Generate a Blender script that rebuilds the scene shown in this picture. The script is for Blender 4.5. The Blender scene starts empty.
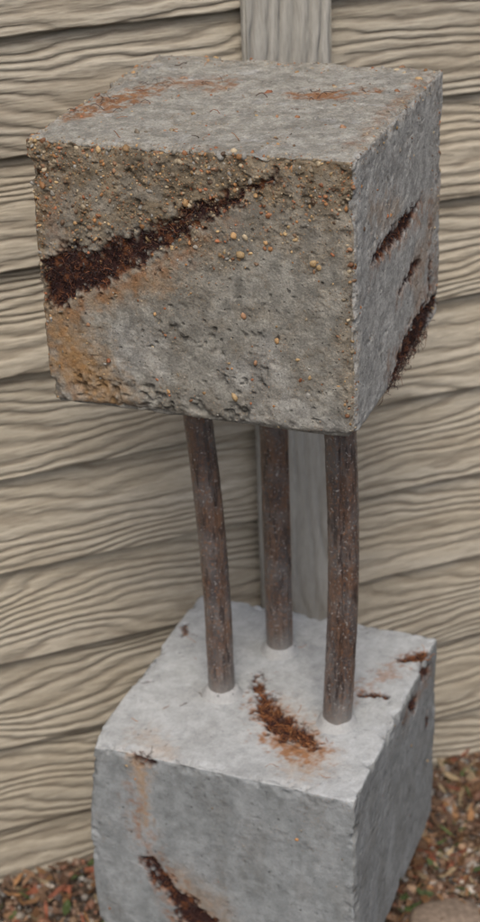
import bpy, bmesh, numpy as np, math
from mathutils import Matrix, Vector
rng=np.random.default_rng(7)
S=bpy.context.scene
# ------------------------------------------------------------------ noise
def _h(ix,iy,iz,seed):
    n=(ix.astype(np.int64)*374761393+iy.astype(np.int64)*668265263+iz.astype(np.int64)*2147483647+seed*1274126177)&0xffffffff
    n=((n^(n>>13))*1274126177)&0xffffffff
    n=((n^(n>>16))*2246822519)&0xffffffff
    return ((n^(n>>15))&0xffffff)/float(0xffffff)
def vn(P,sc,seed=0):
    Q=np.asarray(P)*sc+1000.0
    I=np.floor(Q).astype(np.int64);f=Q-I;f=f*f*(3-2*f)
    x,y,z=I.T;fx,fy,fz=f.T
    r=0
    for dx in(0,1):
        for dy in(0,1):
            for dz in(0,1):
                w=(fx if dx else 1-fx)*(fy if dy else 1-fy)*(fz if dz else 1-fz)
                r=r+w*_h(x+dx,y+dy,z+dz,seed)
    return r
def fbm(P,sc,o=4,seed=0,g=.5):
    a=1;s=0;t=0
    for i in range(o):
        s=s+a*vn(P,sc*2.03**i,seed+i*17);t+=a;a*=g
    return s/t
def ss(a,b,x):
    t=np.clip((x-a)/(b-a),0,1);return t*t*(3-2*t)
def seg(x,y,pts):
    best=np.full(x.shape,9.)
    for (x0,y0,r0),(x1,y1,r1) in zip(pts[:-1],pts[1:]):
        dx,dy=x1-x0,y1-y0;t=np.clip(((x-x0)*dx+(y-y0)*dy)/(dx*dx+dy*dy+1e-12),0,1)
        best=np.minimum(best,np.hypot(x-x0-t*dx,y-y0-t*dy)-(r0+t*(r1-r0)))
    return best
def mixc(c,k,m):
    return c*(1-m[:,None])+np.array(k)[None,:]*m[:,None]
# ------------------------------------------------------------------ mesh helper
def mk(name,V,F,mat,col=None,smooth=True,parent=None):
    me=bpy.data.meshes.new(name)
    me.from_pydata(np.asarray(V).tolist(),[],np.asarray(F).tolist() if isinstance(F,np.ndarray) else F)
    if col is not None:
        a=me.color_attributes.new('col','FLOAT_COLOR','POINT')
        c=np.ones((len(V),4),dtype=np.float32);c[:,:col.shape[1]]=col
        a.data.foreach_set('color',c.ravel())
    me.polygons.foreach_set('use_smooth',[smooth]*len(me.polygons))
    me.materials.append(mat);me.update()
    o=bpy.data.objects.new(name,me);S.collection.objects.link(o)
    if parent:o.parent=parent
    return o
def empty(name):
    e=bpy.data.objects.new(name,None);S.collection.objects.link(e);return e
# ------------------------------------------------------------------ materials
def newmat(name):
    m=bpy.data.materials.new(name);m.use_nodes=True;nt=m.node_tree
    b=nt.nodes['Principled BSDF'];return m,nt,b
def N(nt,t,**k):
    n=nt.nodes.new(t)
    for a,b in k.items():setattr(n,a,b)
    return n
def noise(nt,co,sc,det=4,rough=.6):
    n=N(nt,'ShaderNodeTexNoise');n.inputs['Scale'].default_value=sc;n.inputs['Detail'].default_value=det;n.inputs['Roughness'].default_value=rough
    nt.links.new(co,n.inputs['Vector']);return n.outputs['Fac']
def voro(nt,co,sc):
    v=N(nt,'ShaderNodeTexVoronoi');v.inputs['Scale'].default_value=sc;nt.links.new(co,v.inputs['Vector'])
    s=N(nt,'ShaderNodeSeparateColor');nt.links.new(v.outputs['Color'],s.inputs[0]);return v.outputs['Distance'],s
def mapr(nt,v,a,b,c,d):
    n=N(nt,'ShaderNodeMapRange');n.inputs[1].default_value=a;n.inputs[2].default_value=b;n.inputs[3].default_value=c;n.inputs[4].default_value=d
    nt.links.new(v,n.inputs[0]);return n.outputs[0]
def math_(nt,op,a,b=None):
    n=N(nt,'ShaderNodeMath',operation=op)
    for i,v in enumerate((a,b)):
        if v is None:continue
        if isinstance(v,(int,float)):n.inputs[i].default_value=v
        else:nt.links.new(v,n.inputs[i])
    return n.outputs[0]
def mulcol(nt,c,f):
    n=N(nt,'ShaderNodeVectorMath',operation='SCALE');nt.links.new(c,n.inputs[0]);nt.links.new(f,n.inputs['Scale']);return n.outputs[0]
def attr(nt,name='col'):
    n=N(nt,'ShaderNodeAttribute');n.attribute_name=name;return n
def mix(nt,f,a,b):
    n=N(nt,'ShaderNodeMix',data_type='RGBA')
    nt.links.new(f,n.inputs[0])
    for i,v in((6,a),(7,b)):
        if isinstance(v,tuple):n.inputs[i].default_value=(*v,1)
        else:nt.links.new(v,n.inputs[i])
    return n.outputs[2]
def bump(nt,b,h,dist,st=1.0):
    n=N(nt,'ShaderNodeBump');n.inputs['Distance'].default_value=dist;n.inputs['Strength'].default_value=st
    nt.links.new(h,n.inputs['Height']);nt.links.new(n.outputs[0],b.inputs['Normal'])

def concrete_mat(name,k,bd,kh=1.0):
    m,nt,b=newmat(name)
    co=N(nt,'ShaderNodeTexCoord').outputs['Object'];a=attr(nt);al=a.outputs['Alpha']
    n1=noise(nt,co,420,6,.8);n2=noise(nt,co,1500,3,.7);n0=noise(nt,co,120,6,.75)
    f=math_(nt,'MULTIPLY',mapr(nt,n1,.32,.68,1-.36*k,1+.36*k),mapr(nt,n2,.3,.7,1-.2*k,1+.2*k))
    f=math_(nt,'MULTIPLY',f,mapr(nt,n0,.3,.7,1-.13*k,1+.13*k))
    c=a.outputs['Color'];hg=None
    for sc,th,st in((620,.62,.85),(330,.76,.9)):
        dist,s=voro(nt,co,sc)
        g=mapr(nt,s.outputs[0],th,th+.12,0,1);d=mapr(nt,dist,.25,.42,1,0)
        gm=math_(nt,'MULTIPLY',math_(nt,'MULTIPLY',g,d),math_(nt,'MULTIPLY',al,st))
        gc=mix(nt,s.outputs[1],(.20,.095,.04),(.50,.37,.22))
        c=mix(nt,gm,c,gc);hg=gm if hg is None else math_(nt,'ADD',hg,gm)
    ho=None
    for sc,th in((230,.76),(95,.86)):
        dist,s=voro(nt,co,sc)
        q=math_(nt,'MULTIPLY',mapr(nt,s.outputs[2],th,th+.04,0,1),mapr(nt,dist,.10,.19,1,0))
        ho=q if ho is None else math_(nt,'MAXIMUM',ho,q)
    ho=math_(nt,'MULTIPLY',ho,kh)
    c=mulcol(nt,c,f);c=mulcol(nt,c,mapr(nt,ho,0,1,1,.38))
    nt.links.new(c,b.inputs['Base Color']);b.inputs['Roughness'].default_value=.9
    b.inputs['Specular IOR Level'].default_value=.25
    h=math_(nt,'ADD',n1,math_(nt,'MULTIPLY',n2,.3));h=math_(nt,'ADD',h,math_(nt,'MULTIPLY',hg,.35));h=math_(nt,'SUBTRACT',h,math_(nt,'MULTIPLY',ho,.7))
    bump(nt,b,h,bd,1.0);return m
def attr_mat(name,rough=.8,sc=600,amt=.3,bd=.0004,spec=.3):
    m,nt,b=newmat(name);co=N(nt,'ShaderNodeTexCoord').outputs['Object'];a=attr(nt)
    n1=noise(nt,co,sc,4,.6)
    nt.links.new(mulcol(nt,a.outputs['Color'],mapr(nt,n1,.3,.7,1-amt,1+amt)),b.inputs['Base Color'])
    b.inputs['Roughness'].default_value=rough;b.inputs['Specular IOR Level'].default_value=spec
    bump(nt,b,n1,bd);return m
M_con=concrete_mat('rough_concrete',1.0,.0017)
M_con2=concrete_mat('smooth_concrete',.42,.0006,.8)
M_peb=attr_mat('aggregate_stone',.6,700,.3,.0003,.4)
M_fib=attr_mat('rusty_fibre',.6,300,.25,.0002,.5)
# ------------------------------------------------------------------ blocks
UP=np.array([.15,.1467,.1293]);LO=np.array([.1476,.1536,.1277])
def faces_of(P,H):
    d=np.abs(P)/H;e=.9999
    return dict(front=(P[:,1]<-H[1]*e),right=(P[:,0]>H[0]*e),top=(P[:,2]>H[2]*e),left=(P[:,0]<-H[0]*e),back=(P[:,1]>H[1]*e),bot=(P[:,2]<-H[2]*e))
def masks(P,H,kind):
    F={k:v.astype(float) for k,v in faces_of(P,H).items()}
    W=2*H
    X=P[:,0]+H[0];Y=P[:,1]+H[1];Z=H[2]-P[:,2]
    wx=(fbm(P,45,4,3)-.5)*.024;wy=(fbm(P,45,4,9)-.5)*.024
    wf=(fbm(P,220,3,5)-.5)
    n0=fbm(P,14,4,21);n1=fbm(P,30,4,33);n2=fbm(P,70,3,41)
    z=np.zeros(len(P));o=dict(gash=z.copy(),expo=z.copy(),stain=z.copy(),pitz=z.copy(),light=z.copy(),rust=z.copy(),dark=z.copy())
    def area(fc,a,b,pts,soft=.004,rag=.008):
        d=seg(a+wx,b+wy,pts)+wf*rag
        return F[fc]*ss(soft,-soft,d)
    w,d_,h=W
    if kind=='up':
        o['gash']=np.maximum.reduce([
          area('front',X,Z,[(.016,.132,.024),(.05,.118,.018),(.10,.092,.013),(.15,.066,.009),(.20,.036,.004),(.235,.018,.001)],.005,.028),
          area('right',Y,Z,[(.05,.105,.002),(.11,.105,.009),(.16,.110,.011),(.205,.106,.002)],.004,.014),
          area('right',Y,Z,[(.14,.172,.001),(.19,.168,.007),(.22,.170,.001)],.004,.012),
          area('right',Y,Z,[(.255,.17,.002),(.258,.215,.005)],.004,.010),
          area('right',Y,Z,[(.10,.262,.010),(.16,.250,.022),(.22,.238,.022),(.28,.235,.012)],.004,.02)])
        o['rust']=np.maximum.reduce([
          area('top',X,Y,[(.012,.065,.010),(.03,.12,.022),(.05,.18,.010)],.01,.05),
          area('top',X,Y,[(.06,.195,.012),(.10,.20,.022)],.012,.05)*.8,
          area('top',X,Y,[(.19,.172,.010),(.225,.187,.018),(.25,.20,.008)],.006,.04),
          area('top',X,Y,[(.285,.03,.004),(.29,.27,.004)],.008,.03)*.5,
          area('front',X,Z,[(.03,.160,.005),(.08,.134,.006),(.14,.097,.005),(.2,.05,.003)],.014,.03)*.7,
          area('front',X,Z,[(.02,.05,.01),(.02,.24,.01)],.018,.05)*.4,
          area('right',Y,Z,[(.05,.110,.006),(.21,.116,.010)],.012,.03)*.75,
          area('right',Y,Z,[(.14,.172,.006),(.22,.172,.008)],.012,.03)*.7,
          area('right',Y,Z,[(.245,.12,.006),(.262,.22,.010)],.012,.03)*.7,
          area('right',Y,Z,[(.10,.235,.006),(.28,.21,.010)],.014,.03)*.6])
        e=ss(.125,.05,Z+(n0-.5)*.09+np.clip(X-.13,0,1)*.22)*.85+ss(.05,.01,Z+(n1-.5)*.05)*.7
        e=e*(.55+.6*ss(.35,.6,n2))
        e=np.maximum(e,ss(.018,.004,X+(n1-.5)*.02)*ss(.2,.12,Z)*1.2)
        e=np.maximum(e,ss(.020,.004,(w-X)+(n1-.5)*.03)*.55)
        e=np.maximum(e,ss(.48,.72,n1)*.5*ss(.18,.1,Z))
        e=np.maximum(e,ss(.45,.6,n2)*.22)
        ef=np.clip(e,0,1)*F['front']
        et=np.maximum.reduce([ss(.022,.003,Y+(n1-.5)*.03)*.75,ss(.022,.003,X+(n1-.5)*.03)*.75,ss(.022,.004,(w-X)+(n1-.5)*.03)*.6,ss(.04,.01,(d_-Y)+(n1-.5)*.03)*.5,.18+0*X,ss(.55,.7,n1)*.4])*F['top']
        er=np.maximum.reduce([ss(.012,.003,Y+(n1-.5)*.015)*.5,ss(.018,.004,Z+(n1-.5)*.03)*.5,ss(.56,.7,n1)*.35,ss(.06,.02,d_-Y)*.4])*F['right']
        el=(.5+.5*n1)*F['left']
        o['expo']=np.maximum.reduce([ef,et,er,el])
        st=area('front',X,Z,[(.02,.17,.014),(.03,.215,.024),(.06,.25,.012)],.03,.05)
        st=np.maximum(st,area('front',X,Z,[(.05,.15,.008),(.12,.118,.006)],.018,.03)*.6)
        st=np.maximum(st,area('right',Y,Z,[(.05,.06,.006),(.12,.085,.014)],.02,.05)*.4)
        st=np.maximum(st,F['right']*ss(.05,.2,Y)*ss(.6,.75,n0)*.3)
        o['stain']=st
        o['pitz']=np.maximum.reduce([area('front',X,Z,[(.03,.235,.006),(.10,.245,.012),(.18,.240,.008)],.014,.05),
           area('front',X,Z,[(.12,.17,.006),(.19,.165,.006),(.22,.155,.004)],.012,.05)*.8,
           area('front',X,Z,[(.16,.225,.008),(.21,.205,.008)],.014,.05)*.9,
           ef*.6, F['right']*ss(.5,.7,n1)*.4, F['top']*.12])
        o['light']=np.maximum.reduce([F['front']*ss(.46,.62,n0)*.5*ss(.11,.17,Z),F['right']*ss(.42,.6,n1)*.6,
           area('right',Y,Z,[(.13,.135,.004),(.2,.13,.006)],.004,.01),F['top']*ss(.5,.62,n2)*.25,
           F['top']*ss(.79,.83,vn(P,75,77))*.9])
        o['dark']=np.maximum(F['front']*ss(.5,.7,fbm(P,45,4,88))*.45,F['top']*ss(.48,.7,fbm(P,38,4,90))*.45)
    else:
        o['gash']=np.maximum.reduce([
          area('top',X,Y,[(.125,.17,.003),(.16,.115,.013),(.19,.09,.018),(.225,.075,.006)],.005,.03),
          area('front',X,Z,[(.06,.135,.002),(.08,.170,.008),(.11,.205,.018),(.15,.25,.02)],.005,.028),
          area('front',X,Z,[(.056,.006,.004),(.07,.004,.004)],.004,.01),
          area('right',Y,Z,[(.19,.012,.003),(.215,.03,.009)],.003,.012),
          area('right',Y,Z,[(.25,.012,.005),(.27,.02,.007)],.003,.012),
          area('right',Y,Z,[(.27,.08,.003),(.27,.10,.004)],.003,.008),
          area('top',X,Y,[(.25,.17,.003),(.268,.18,.005)],.003,.012)*.9,
          area('top',X,Y,[(.275,.25,.005),(.287,.27,.008)],.003,.012),
          area('top',X,Y,[(.09,.30,.004),(.11,.29,.004)],.003,.01),
          area('top',X,Y,[(.01,.22,.003),(.01,.24,.003)],.003,.01)*.8,
          area('top',X,Y,[(.008,.115,.003),(.014,.12,.003)],.003,.01)*.7])
        o['rust']=np.maximum.reduce([
          area('top',X,Y,[(.15,.12,.014),(.19,.085,.026),(.23,.06,.018)],.012,.05),
          area('top',X,Y,[(.24,.17,.008),(.28,.26,.008)],.012,.04)*.6,
          area('front',X,Z,[(.045,.05,.002),(.07,.14,.006),(.10,.20,.022),(.13,.25,.03)],.014,.04)*.75,
          area('right',Y,Z,[(.18,.02,.006),(.28,.03,.006)],.015,.03)*.6])
        o['stain']=np.maximum.reduce([area('front',X,Z,[(.055,.0,.010),(.062,.04,.004),(.065,.09,.001)],.012,.02)*.8,
          area('top',X,Y,[(.05,.03,.01),(.08,.01,.01)],.02,.04)*.35,
          area('top',X,Y,[(.17,.12,.01),(.23,.05,.02)],.03,.04)*.6,
          area('front',X,Z,[(.10,.16,.01),(.13,.2,.02)],.03,.03)*.5])
        o['expo']=(.03+.22*ss(.52,.7,n1))*(F['front']+F['right']+F['left']+F['back'])
        o['pitz']=F['front']*(.06+.25*ss(.52,.7,n1))+F['right']*(.2+.4*ss(.48,.7,n1))+F['top']*.06
        lv=fbm(P*np.array([1,1,.45]),34,5,35,.6)
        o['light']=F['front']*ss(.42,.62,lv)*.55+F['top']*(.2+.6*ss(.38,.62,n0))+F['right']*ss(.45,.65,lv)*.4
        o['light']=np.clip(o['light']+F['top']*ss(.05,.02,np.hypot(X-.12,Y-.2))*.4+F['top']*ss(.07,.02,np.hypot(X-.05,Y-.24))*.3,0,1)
        o['dark']=np.maximum.reduce([F['front']*ss(.52,.66,fbm(P*np.array([1,1,.4]),45,5,88,.6))*.55,F['right']*ss(.5,.7,fbm(P,35,4,90))*.6,F['top']*ss(.54,.7,fbm(P,26,5,92,.6))*.35])
    for k in o:o[k]=np.clip(o[k],0,1)
    o['F']=F;return o
def displace(P,H,kind,o):
    r=.0030+.008*ss(.45,.8,fbm(P,28,3,55))
    if kind=='up': r=r+.006*ss(H[2]*-.9,-H[2],P[:,2])*vn(P,40,4)
    r=r[:,None]
    inn=np.clip(P,-(H-r),(H-r));dv=P-inn;L=np.linalg.norm(dv,axis=1,keepdims=True)+1e-9;nrm=dv/L
    Q=inn+nrm*r
    q=1.0 if kind=='up' else .38
    disp=(fbm(P,9,3,61)-.5)*.003+((fbm(P,60,4,71)-.5)*.0014+(fbm(P,260,3,81,.7)-.5)*.0020*(.45+o['expo']))*q
    pn=fbm(P,150,3,91);pit=ss(.58,.74,pn)*(.15+.85*o['pitz'])
    pn2=fbm(P,60,4,95);pit2=ss(.55,.75,pn2)*o['pitz']
    disp-=(pit*.0032+pit2*.0045)*q
    disp-=o['gash']*(.001+.0055*fbm(P,120,3,99))
    bub=ss(.88,.95,vn(P,190,123));disp-=bub*.0022*q
    edge=np.sort(np.abs(P)/1.0-H,axis=1)[:,1]
    ch=ss(-.016,0,edge)*ss(.52,.78,fbm(P,55,3,131))
    disp-=ch*.007
    if kind=='up':
        disp-=ss(-.012,0,edge)*ss(-H[2]+.02,-H[2],P[:,2])*fbm(P,40,3,140)*.009
    Q=Q+nrm*disp[:,None]
    if kind=='lo':
        t=ss(H[2],-H[2]*.2,P[:,2])*ss(.05,-H[0],P[:,0]);Q[:,0]-=t*.009
        cn=np.exp(-(np.hypot(np.hypot(P[:,0]+H[0],P[:,1]+H[1]),P[:,2]-H[2])/.02)**2);Q[:,0]+=cn*.006;Q[:,2]-=cn*.004
    return Q,nrm,np.clip(pit+pit2*.8+bub*.7+ch*.3,0,1)
def color(P,kind,o,pit):
    n=fbm(P,90,5,201,.75);nb=fbm(P,12,3,211);F=o['F']
    if kind=='up':
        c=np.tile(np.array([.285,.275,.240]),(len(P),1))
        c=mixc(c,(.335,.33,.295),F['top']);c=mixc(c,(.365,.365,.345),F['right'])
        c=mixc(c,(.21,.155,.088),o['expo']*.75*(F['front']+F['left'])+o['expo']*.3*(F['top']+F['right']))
        c=mixc(c,(.41,.41,.39),o['light']*.8)
        am=.26
    else:
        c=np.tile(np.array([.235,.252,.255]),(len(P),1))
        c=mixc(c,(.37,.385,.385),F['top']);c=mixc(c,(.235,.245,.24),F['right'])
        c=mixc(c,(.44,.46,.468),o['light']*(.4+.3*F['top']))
        am=.13
    c=mixc(c,(.13,.125,.11),o['dark']*.45)
    c=c*(1-am+2*am*ss(.3,.7,n))[:,None]*(.9+.2*nb)[:,None]
    c=mixc(c,(.38,.20,.055),o['stain']*.75)
    rn=fbm(P,130,4,231,.65)
    c=mixc(c,(.27,.115,.038),o['rust']*ss(.34,.54,rn)*.85)
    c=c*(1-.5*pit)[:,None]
    g=np.array([.032,.013,.011])[None]*(1-ss(.5,.7,rn))[:,None]+np.array([.16,.06,.025])[None]*ss(.5,.7,rn)[:,None]
    gm=np.clip(o['gash']*1.1,0,1)[:,None];c=c*(1-gm)+g*gm
    a=np.clip((.14 if kind=='up' else .05)+o['expo']*.95-o['gash']*.2,0,1)
    return np.concatenate([c,a[:,None]],1)
def cubegrid(H,n):
    ax=np.linspace(-1,1,n+1);Vs=[];Fs=[];off=0
    for a in range(3):
        for s in(-1,1):
            u,v=np.meshgrid(ax,ax,indexing='ij');P=np.zeros((n+1,n+1,3));b,c=[(1,2),(2,0),(0,1)][a]
            P[...,a]=s;P[...,b]=u;P[...,c]=v;P=P.reshape(-1,3)
            i=np.arange(n)[:,None]*(n+1)+np.arange(n)[None];i=i.ravel()
            f=np.stack([i,i+n+1,i+n+2,i+1],1)
            if s<0:f=f[:,::-1]
            Vs.append(P);Fs.append(f+off);off+=len(P)
    V=np.concatenate(Vs);F=np.concatenate(Fs)
    key=np.round(V*n*4).astype(np.int64);key=(key[:,0]*100003+key[:,1])*100003+key[:,2]
    _,idx,inv=np.unique(key,return_index=True,return_inverse=True)
    return V[idx]*H,inv.ravel()[F]
def ico(sub):
    bm=bmesh.new();bmesh.ops.create_icosphere(bm,subdivisions=sub,radius=1)
    V=np.array([v.co[:] for v in bm.verts]);F=np.array([[v.index for v in f.verts] for f in bm.faces]);bm.free();return V,F
def rand_rot(n):
    q=rng.normal(size=(n,4));q/=np.linalg.norm(q,axis=1,keepdims=True);w,x,y,z=q.T
    return np.stack([1-2*(y*y+z*z),2*(x*y-w*z),2*(x*z+w*y),2*(x*y+w*z),1-2*(x*x+z*z),2*(y*z-w*x),2*(x*z-w*y),2*(y*z+w*x),1-2*(x*x+y*y)],1).reshape(n,3,3)
def scatter(name,C,Rs,cols,mat,parent,sub=2,flat=(1,.8,.6)):
    V,F=ico(sub);n=len(C);m=len(V)
    jit=1+rng.normal(0,.11,(n,m,1));sc=Rs[:,None,None]*np.array(flat)[None,None]*rng.uniform(.75,1.25,(n,1,3))
    A=(V[None]*jit*sc);R=rand_rot(n);A=np.einsum('nij,nmj->nmi',R,A)+C[:,None]
    FF=(F[None]+(np.arange(n)*m)[:,None,None]).reshape(-1,3)
    return mk(name,A.reshape(-1,3),FF,mat,np.repeat(cols,m,0),True,parent)
PAL=np.array([[.38,.19,.075],[.42,.26,.12],[.28,.13,.06],[.44,.36,.24],[.33,.27,.18],[.16,.10,.06],[.38,.15,.07],[.30,.29,.26],[.46,.32,.16],[.22,.18,.13],[.32,.18,.10],[.26,.24,.2]])
def strands(name,base,nrm,n_each,Lr,parent,down=0.,lift=.004,rad=.00024,pal=None):
    Vs=[];Fs=[];Cs=[];off=0;seg_n=7
    pal=np.array([[.030,.012,.010],[.05,.018,.013],[.10,.035,.018],[.19,.07,.03],[.045,.028,.026],[.025,.012,.014]]) if pal is None else pal
    for b,nn in zip(base,nrm):
        for _ in range(n_each):
            p=b+rng.normal(0,.0015,3);d=rng.normal(size=3);d-=nn*(d@nn)*.8;d/=np.linalg.norm(d)
            L=rng.uniform(*Lr);curl=rng.normal(0,.55,3);pts=[p]
            for k in range(seg_n-1):
                d=d+np.cross(curl,d)*.45+rng.normal(0,.12,3);d[2]-=down
                hgt=(p-b)@nn;d-=nn*np.clip(hgt/lift-.5,-.6,1)*.5
                d/=np.linalg.norm(d);p=p+d*L/seg_n;pts.append(p)
            pts=np.array(pts);t=np.gradient(pts,axis=0);t/=np.linalg.norm(t,axis=1,keepdims=True)
            a=np.cross(t,[.3,.5,.81]);a/=np.linalg.norm(a,axis=1,keepdims=True)+1e-9;c=np.cross(t,a)
            r=rad*rng.uniform(.6,1.5)
            ring=np.stack([pts+r*(math.cos(q)*a+math.sin(q)*c) for q in(0,2.094,4.189)],1)
            Vs.append(ring.reshape(-1,3))
            for k in range(seg_n-1):
                for j in range(3):
                    Fs.append([off+k*3+j,off+k*3+(j+1)%3,off+k*3+3+(j+1)%3,off+k*3+3+j])
            off+=seg_n*3;cc=pal[rng.integers(len(pal))]*rng.uniform(.6,1.4);Cs.append(np.tile(cc,(seg_n*3,1)))
    return mk(name,np.concatenate(Vs),Fs,M_fib,np.concatenate(Cs),True,parent)
sculpture=empty('concrete_block_sculpture')
def block(name,H,kind,n,loc,rot,k):
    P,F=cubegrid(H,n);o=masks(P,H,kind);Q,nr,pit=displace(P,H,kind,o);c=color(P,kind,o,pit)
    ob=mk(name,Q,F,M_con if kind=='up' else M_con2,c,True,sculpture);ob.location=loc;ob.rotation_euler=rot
    fa=rng.choice(5,k,p=[.36,.18,.2,.13,.13]);A=rng.uniform(-1,1,(k,3))
    for i,(ax,s) in enumerate([(1,-1),(0,1),(2,1),(0,-1),(1,1)]):A[fa==i,ax]=s
    A=A*H;oo=masks(A,H,kind);acc=rng.uniform(size=k)<np.clip(oo['expo']**1.4*(1-oo['gash']*.3),0,1)*.42*(1-.5*oo['F']['top']*(oo['expo']<.3))
    A=A[acc];oo=masks(A,H,kind);D,nn,_=displace(A,H,kind,oo)
    rr=rng.gamma(1.7,.00052,len(A))+.0004;rr=np.clip(rr,0,.0040)*(.75+.45*vn(A,60,400))
    D=D-nn*(rr*rng.uniform(.05,.7,len(rr)))[:,None]
    cols=PAL[rng.integers(len(PAL),size=len(A))]*rng.uniform(.5,1.1,(len(A),1))*(1-.5*oo['gash'])[:,None]
    big=rr>.0013
    scatter('aggregate_pebbles_large',D[big],rr[big],cols[big],M_peb,ob,2)
    scatter('aggregate_pebbles_small',D[~big],rr[~big],cols[~big],M_peb,ob,1)
    return ob
up=block('upper_block',UP,'up',250,(0,0,.7835),(-.0021,-.0058,0),60000)
lo=block('lower_block',LO,'lo',190,(.005,.0013,.1277),(0,0,-.0193),6000)
def fib(name,H,kind,parent,count,each,Lr,key='gash',thr=.55,face=None,**kw):
    A=rng.uniform(-1,1,(60000,3));fa=rng.choice(3,60000)
    for i,(ax,s) in enumerate([(1,-1),(0,1),(2,1)]):A[fa==i,ax]=s
    if face is not None:A=A[fa==face]
    A=A*H;oo=masks(A,H,kind);A=A[(oo[key]>thr)]
    A=A[rng.permutation(len(A))[:count]];oo=masks(A,H,kind);D,nn,_=displace(A,H,kind,oo)
    return strands(name,D,nn,each,Lr,parent,**kw)
fib('rust_fibres_front',UP,'up',up,520,3,(.003,.010),face=0,lift=.002)
fib('rust_fibres_side',UP,'up',up,200,3,(.004,.012),face=1,lift=.002)
fib('rust_fibres_top',UP,'up',up,60,1,(.01,.022),key='rust',face=2,lift=.0015)
hb=np.array([[.146+rng.uniform(-.004,.002),rng.uniform(-.05,.10),-.127+rng.uniform(0,.010)] for _ in range(90)])
strands('rust_fibres_hanging',hb,np.tile([.9,0,-.3],(90,1)),3,(.008,.022),up,down=.22,lift=.003)
ORP=np.array([[.10,.035,.015],[.22,.075,.025],[.34,.13,.04],[.06,.022,.012],[.42,.19,.07]])
fib('rust_fibres_top',LO,'lo',lo,230,3,(.006,.020),face=2,pal=ORP,lift=.002)
fib('rust_fibres_front',LO,'lo',lo,150,3,(.005,.014),face=0,lift=.002)
fib('rust_fibres_side',LO,'lo',lo,50,3,(.006,.014),face=1,lift=.002)
def stray(name,H,parent,n):
    b=np.stack([rng.uniform(-H[0],H[0],n)*.9,rng.uniform(-H[1],H[1],n)*.9,np.full(n,H[2]+.0005)],1)
    strands(name,b,np.tile([0,0,1.],(n,1)),1,(.008,.022),parent,lift=.0012,pal=ORP,rad=.0003)
stray('stray_fibres',UP,up,20);stray('stray_fibres',LO,lo,20)
# ------------------------------------------------------------------ rods
def rod_mat():
    m,nt,b=newmat('rusty_steel');co=N(nt,'ShaderNodeTexCoord').outputs['Object']
    mp=N(nt,'ShaderNodeMapping');mp.inputs['Scale'].default_value=(1,1,.18);nt.links.new(co,mp.inputs[0]);c2=mp.outputs[0]
    n1=noise(nt,c2,85,6,.7);n2=noise(nt,co,260,5,.75);n3=noise(nt,co,380,3,.6);n4=noise(nt,c2,170,5,.65);n5=noise(nt,co,26,3,.5)
    c=mix(nt,mapr(nt,n1,.42,.58,0,1),(.060,.050,.050),(.17,.095,.058))
    c=mix(nt,mapr(nt,n5,.42,.58,0,.6),c,(.155,.148,.145))
    c=mix(nt,mapr(nt,n2,.52,.64,0,.8),c,(.27,.13,.06))
    c=mix(nt,mapr(nt,n4,.51,.60,0,.85),c,(.022,.016,.017))
    c=mix(nt,mapr(nt,n3,.61,.67,0,.9),c,(.44,.42,.40))
    sp=N(nt,'ShaderNodeSeparateXYZ');nt.links.new(co,sp.inputs[0])
    zz=math_(nt,'ADD',sp.outputs[2],math_(nt,'MULTIPLY',n1,.06))
    lo_=mapr(nt,zz,.285,.33,.85,0)
    c=mix(nt,lo_,c,(.25,.24,.225))
    nt.links.new(c,b.inputs['Base Color']);b.inputs['Roughness'].default_value=.40;b.inputs['Specular IOR Level'].default_value=.9
    b.inputs['Metallic'].default_value=.2
    bump(nt,b,math_(nt,'ADD',n2,n4),.0013,.9);return m
M_rod=rod_mat()
def rod(path,r0,rib_ang,name,ribs=1.0):
    pts=np.array(path)[::-1];zs=np.linspace(pts[0,2],pts[-1,2],150)
    x=np.interp(zs,pts[:,2],pts[:,0]);y=np.interp(zs,pts[:,2],pts[:,1])
    k=np.hanning(45);k/=k.sum();x=np.convolve(np.pad(x,22,'edge'),k,'valid');y=np.convolve(np.pad(y,22,'edge'),k,'valid')
    nseg=56;th=np.linspace(0,2*math.pi,nseg,endpoint=False);V=[]
    for i,z in enumerate(zs):
        r=np.full(nseg,r0)
        for ra in(rib_ang,rib_ang+math.pi):
            dd=(th-ra+math.pi)%(2*math.pi)-math.pi;r=r+ribs*(.0012*np.exp(-(dd/.13)**2)-.0030*np.exp(-((dd-.36)/.15)**2))*ss(.262,.30,np.array(z))
        V.append(np.stack([x[i]+r*np.cos(th),y[i]+r*np.sin(th),np.full(nseg,z)],1))
    V=np.concatenate(V);nn=fbm(V,70,4,301)-.5;n3=fbm(V,260,2,305)-.5
    ctr=np.repeat(np.stack([x,y,zs],1),nseg,0);d=V-ctr;d/=np.linalg.norm(d,axis=1,keepdims=True)
    V=V+d*(nn*.0010+n3*.0007)[:,None]
    F=[]
    for i in range(149):
        for j in range(nseg):F.append([i*nseg+j,i*nseg+(j+1)%nseg,(i+1)*nseg+(j+1)%nseg,(i+1)*nseg+j])
    return mk(name,V,F,M_rod,None,True,sculpture)
rod([(-.0610,-.0227,.69),(-.0525,-.0227,.5788),(-.0478,-.0227,.5219),(-.0440,-.0227,.4387),(-.0418,-.0227,.3516),(-.0425,-.0227,.2553),(-.0425,-.0227,.23)],.0145,-.9,'steel_bar_1',.5)
rod([(-.0085,.0748,.69),(-.0082,.0748,.53),(-.0083,.0748,.40),(-.0087,.0748,.23)],.0152,-.5,'steel_bar_2',.8)
rod([(.099,-.0341,.69),(.1005,-.0341,.5845),(.1025,-.0341,.5061),(.1020,-.0341,.4239),(.0980,-.0341,.3365),(.0935,-.0341,.2553),(.0930,-.0341,.23)],.0158,-1.55,'steel_bar_3',1.5)
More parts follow.
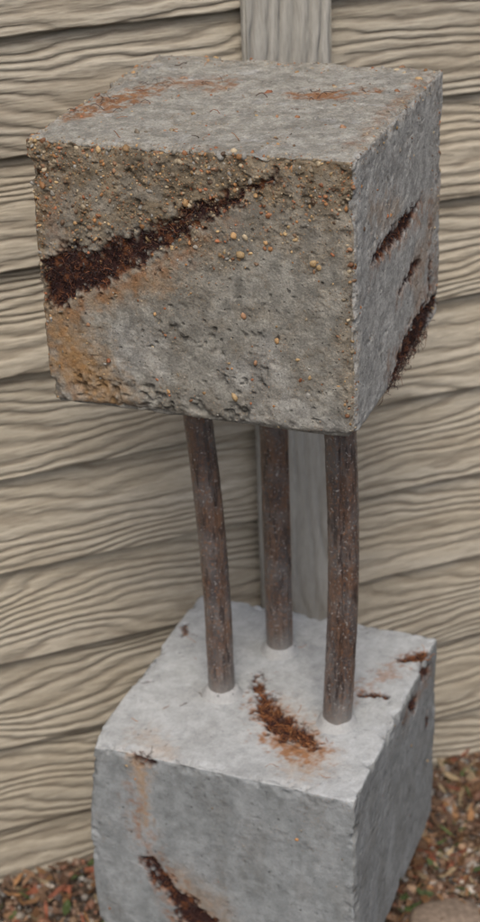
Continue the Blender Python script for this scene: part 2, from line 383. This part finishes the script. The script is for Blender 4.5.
def collar(cx,cy,name,r1=.019):
    V=[];n=40
    for i,(r,z) in enumerate([(r1*1.3,.2530),(r1*1.15,.2558),(r1*1.03,.2585),(r1*.95,.2615),(.0158,.265),(.011,.267)]):
        for j in range(n):
            a=2*math.pi*j/n;q=r+.004*(vn(np.array([[math.cos(a)*2+cx*90,math.sin(a)*2,i*.3]]),1,5)[0]-.5);V.append((cx+q*math.cos(a),cy+q*math.sin(a),z))
    F=[[i*n+j,i*n+(j+1)%n,(i+1)*n+(j+1)%n,(i+1)*n+j] for i in range(5) for j in range(n)]
    V=np.array(V);mk(name,V,F,M_con2,np.tile([.38,.385,.38,.1],(len(V),1)),True,sculpture)
collar(-.0425,-.0227,'cement_collar_1');collar(-.0087,.0748,'cement_collar_2');collar(.0936,-.0341,'cement_collar_3',.0195)
P,F=cubegrid(np.array([.10,.10,.085]),24);pl=mk('plinth',P,F,M_con2,np.tile([.2,.2,.19,.1],(len(P),1)),False,sculpture);pl.location=(0,0,-.083)
# ------------------------------------------------------------------ fence
def wood_mat(name,base,dark,light,vert=False):
    m,nt,b=newmat(name);tc=N(nt,'ShaderNodeTexCoord').outputs['Object'];a=attr(nt)
    sp=N(nt,'ShaderNodeSeparateXYZ');nt.links.new(tc,sp.inputs[0])
    X,Z=(sp.outputs[0],sp.outputs[2]) if not vert else (sp.outputs[2],sp.outputs[0])
    sc=N(nt,'ShaderNodeSeparateColor');nt.links.new(a.outputs['Color'],sc.inputs[0]);sd=math_(nt,'MULTIPLY',sc.outputs[0],60)
    def vec(kx,kz,ks=1):
        c=N(nt,'ShaderNodeCombineXYZ');nt.links.new(math_(nt,'MULTIPLY',X,kx),c.inputs[0]);nt.links.new(math_(nt,'MULTIPLY',Z,kz),c.inputs[1]);nt.links.new(math_(nt,'MULTIPLY',sd,ks),c.inputs[2]);return c.outputs[0]
    big=noise(nt,vec(3.0,10),1,1.5,.4);mid=noise(nt,vec(12,40),1,2,.5);fine=noise(nt,vec(60,900),1,4,.7);blot=noise(nt,vec(6,24,2),1,3,.6)
    fine2=noise(nt,vec(22,300,1.3),1,4,.65);stn=noise(nt,vec(2.5,7,3),1,4,.6)
    ph=math_(nt,'ADD',math_(nt,'MULTIPLY',Z,470 if not vert else 420),math_(nt,'MULTIPLY',big,58 if not vert else 20));ph=math_(nt,'ADD',ph,math_(nt,'MULTIPLY',mid,9))
    s=math_(nt,'SINE',ph);s01=mapr(nt,s,-1,1,0,1)
    amp=math_(nt,'MULTIPLY',mapr(nt,blot,.35,.6,.35,1),mapr(nt,mid,.35,.6,.6,1))
    g=mapr(nt,s01,0,.42,1,0);g=math_(nt,'MULTIPLY',g,amp)
    c=mix(nt,mapr(nt,blot,.35,.65,0,1),base,light)
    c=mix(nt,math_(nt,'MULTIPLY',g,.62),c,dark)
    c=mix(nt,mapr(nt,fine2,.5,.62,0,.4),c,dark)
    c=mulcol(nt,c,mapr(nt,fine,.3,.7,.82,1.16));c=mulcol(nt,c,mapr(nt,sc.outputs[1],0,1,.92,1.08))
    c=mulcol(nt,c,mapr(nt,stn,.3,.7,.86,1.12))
    c=mulcol(nt,c,mapr(nt,sc.outputs[2],0,1,1,.28))  # blue channel: painted lap shade darkens the wood colour
    nt.links.new(c,b.inputs['Base Color']);b.inputs['Roughness'].default_value=.85;b.inputs['Specular IOR Level'].default_value=.2
    h=math_(nt,'ADD',math_(nt,'MULTIPLY',math_(nt,'SUBTRACT',s01,g),.5),math_(nt,'MULTIPLY',fine,.2));h=math_(nt,'SUBTRACT',h,math_(nt,'MULTIPLY',fine2,.6))
    bump(nt,b,h,.0032,1.0);return m
M_wood=wood_mat('weathered_board',(.42,.37,.285),(.20,.16,.115),(.52,.475,.385))
M_post=wood_mat('weathered_post',(.38,.365,.32),(.26,.24,.20),(.44,.425,.38),vert=True)
fence=empty('wooden_fence');ang=.70256;OFF=.25
fence.rotation_euler=(0,0,ang);fence.location=(-math.sin(ang)*OFF,math.cos(ang)*OFF,0)
sp_=.12405;z0=.9356
for k in range(-7,10):
    zb=z0-k*sp_;nt_=500;tt=np.linspace(-1.6,2.6,nt_+1)
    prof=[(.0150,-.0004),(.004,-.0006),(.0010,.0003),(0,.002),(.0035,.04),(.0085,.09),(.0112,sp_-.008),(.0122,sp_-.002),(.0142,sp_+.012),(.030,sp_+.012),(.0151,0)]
    lap_shade=[1,.9,.4,.08,0,0,.03,.7,1,1,1]  # lap shadow lines painted into vertex colour, at the lip and under the lap
    V=[];
    for i,(y,z) in enumerate(prof):
        wz=(fbm(np.stack([tt*1,tt*0+k*3.1,tt*0],1),22,3,3)-.5)*.0045*(1 if i<4 or i==10 else 0)
        wy=(vn(np.stack([tt*1,tt*0+k*3.1,tt*0],1),18,8)-.5)*.0012*(1 if 2<i<7 else 0)
        V.append(np.stack([tt,y+wy,zb+z+wz],1))
    V=np.concatenate(V);m_=nt_+1;F=[]
    for i in range(len(prof)):
        j=(i+1)%len(prof)
        F+=[[i*m_+q,j*m_+q,j*m_+q+1,i*m_+q+1] for q in range(nt_)]
    F+=[[i*m_ for i in range(len(prof))][::-1],[i*m_+nt_ for i in range(len(prof))]]
    col=np.tile([((k*7+23)*.137)%1,((k*5+11)*.377)%1,0,1],(len(V),1));col[:,2]=np.repeat(lap_shade,m_)
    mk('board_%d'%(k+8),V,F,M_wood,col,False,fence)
def boxm(name,x0,x1,y0,y1,z0_,z1_,mat,parent,col,bev=.003):
    bm=bmesh.new();bmesh.ops.create_cube(bm,size=1)
    for v in bm.verts:
        v.co=Vector(((x0+x1)/2+v.co.x*(x1-x0),(y0+y1)/2+v.co.y*(y1-y0),(z0_+z1_)/2+v.co.z*(z1_-z0_)))
    bmesh.ops.bevel(bm,geom=bm.edges[:],offset=bev,segments=2,affect='EDGES')
    V=np.array([v.co[:] for v in bm.verts]);F=[[v.index for v in f.verts] for f in bm.faces];bm.free()
    return mk(name,V,F,mat,np.tile([*col,0,1],(len(V),1)),False,parent)
for i,t0 in enumerate((.086-1.5,.086,.086+1.5)):
    boxm('post_%d'%(i+1),t0,t0+.100,-.014,-.0015,-.20,1.85,M_post,fence,(.3+.2*i,.6))
# ------------------------------------------------------------------ ground
GZ=-.1435
def ground_mat():
    m,nt,b=newmat('soil');co=N(nt,'ShaderNodeTexCoord').outputs['Object']
    dist,s=voro(nt,co,110)
    c=mix(nt,s.outputs[0],(.06,.042,.03),(.20,.135,.09));c=mix(nt,mapr(nt,s.outputs[1],.7,.9,0,1),c,(.28,.25,.22))
    c=mulcol(nt,c,mapr(nt,dist,.1,.7,1.1,.25));n=noise(nt,co,5,5,.6);c=mulcol(nt,c,mapr(nt,n,.3,.7,.6,1.2))
    nt.links.new(c,b.inputs['Base Color']);b.inputs['Roughness'].default_value=.95
    bump(nt,b,mapr(nt,dist,0,.7,1,0),.006);return m
g=mk('ground',np.array([[-60,-60,GZ],[60,-60,GZ],[60,60,GZ],[-60,60,GZ]],float),[[0,1,2,3]],ground_mat(),None,False)
nf=np.array([-math.sin(ang),math.cos(ang)])
def gp(n,x0,x1,y0,y1):
    A=np.stack([rng.uniform(x0,x1,n),rng.uniform(y0,y1,n)],1);return A[(A@nf)<OFF+.010]
A=np.concatenate([gp(9000,-.6,.6,-.6,.6),gp(9000,-.9,1.1,-1.2,1.2),gp(5000,.1,.45,.05,.45),gp(2500,-.5,-.15,-.4,.1)])
rs=np.clip(rng.gamma(4,.0010,len(A)),.0015,.014)
C=np.concatenate([A,(GZ+rs*rng.uniform(.1,.8,len(A)))[:,None]],1)
GP=np.array([[.17,.11,.075],[.24,.16,.11],[.11,.07,.05],[.33,.29,.24],[.26,.25,.23],[.24,.12,.075],[.08,.065,.055],[.42,.38,.33],[.32,.21,.13]])
gr=scatter('gravel',C,rs,GP[rng.integers(len(GP),size=len(A))]*rng.uniform(.5,1.2,(len(A),1)),M_peb,None,sub=1,flat=(1,.85,.6))
L=np.concatenate([gp(1800,-.7,.7,-.7,.7),gp(1800,.1,.45,.05,.45),gp(700,-.5,-.15,-.4,.1)]);Vs=[];Fs=[];Cs=[]
LP=np.array([[.17,.09,.045],[.24,.13,.06],[.09,.052,.03],[.07,.10,.035],[.13,.08,.05],[.30,.23,.14],[.20,.07,.04],[.12,.07,.045],[.10,.06,.04],[.2,.12,.07]])
for i,(x,y) in enumerate(L):
    a=rng.uniform(0,6.28);l=rng.uniform(.005,.018);w=l*rng.uniform(.10,.4);cu=rng.uniform(-.004,.006)
    pr=[(-l,0,cu),(-.4*l,w,.001),(-.4*l,-w,.001),(.4*l,w,.001),(.4*l,-w,.001),(l,0,cu)]
    z=GZ+rng.uniform(.003,.011);t1,t2=rng.normal(0,.35,2)
    for px,py,pz in pr:Vs.append((x+px*math.cos(a)-py*math.sin(a),y+px*math.sin(a)+py*math.cos(a),z+pz+t1*px+t2*py))
    o=i*6;Fs+=[[o,o+2,o+1],[o+1,o+2,o+4,o+3],[o+3,o+4,o+5]]
    Cs+=[LP[rng.integers(len(LP))]*rng.uniform(.6,1.3)]*6
mk('leaf_litter',np.array(Vs),Fs,attr_mat('dead_leaf',.7,200,.3,.0003),np.array(Cs),False)
V,F=ico(4);V=V*np.array([.050,.036,.012])*(1+.25*(fbm(V+5,1.6,3,3)-.5))[:,None]
st=mk('flat_stone',V,F,attr_mat('brown_stone',.85,120,.35,.001),np.tile([.22,.17,.13],(len(V),1)),True);st.location=(.185,.118,GZ+.008);st.rotation_euler=(0,.05,.6)
# ------------------------------------------------------------------ light
w=bpy.data.worlds.new('World');S.world=w;w.use_nodes=True;nt=w.node_tree
sky=nt.nodes.new('ShaderNodeTexSky');sky.sky_type='NISHITA';sky.sun_disc=False
EL,AZ=math.radians(56),math.radians(160)
sky.sun_elevation=EL;sky.sun_rotation=AZ;sky.dust_density=5;sky.air_density=1.0
bg=nt.nodes['Background'];bg.inputs['Strength'].default_value=.145;nt.links.new(sky.outputs[0],bg.inputs[0])
ld=bpy.data.lights.new('sun','SUN');ld.energy=1.45;ld.angle=math.radians(24);ld.color=(1,.95,.88)
lo_=bpy.data.objects.new('sun',ld);S.collection.objects.link(lo_)
dirv=Vector((math.sin(AZ)*math.cos(EL),math.cos(AZ)*math.cos(EL),math.sin(EL)))
lo_.rotation_euler=dirv.to_track_quat('Z','Y').to_euler()
# ------------------------------------------------------------------ camera
cd=bpy.data.cameras.new('camera');cam=bpy.data.objects.new('camera',cd);S.collection.objects.link(cam);S.camera=cam
yaw,pit,rol=-.37435,.49037,-.04095
f=Vector((math.sin(yaw)*math.cos(pit),math.cos(yaw)*math.cos(pit),-math.sin(pit)));r=f.cross(Vector((0,0,1))).normalized();u=r.cross(f)
c,s=math.cos(rol),math.sin(rol);r2=c*r+s*u;u2=-s*r+c*u
M=Matrix(((r2.x,u2.x,-f.x,.53411),(r2.y,u2.y,-f.y,-1.4073),(r2.z,u2.z,-f.z,1.34386),(0,0,0,1)));cam.matrix_world=M
cd.sensor_fit='VERTICAL';cd.sensor_height=36;cd.lens=1670.49/922*36;cd.clip_start=.01;cd.clip_end=300
cd.dof.use_dof=True;cd.dof.focus_distance=1.46;cd.dof.aperture_fstop=6.3
S.view_settings.view_transform='Standard';S.view_settings.look='None';S.view_settings.exposure=0
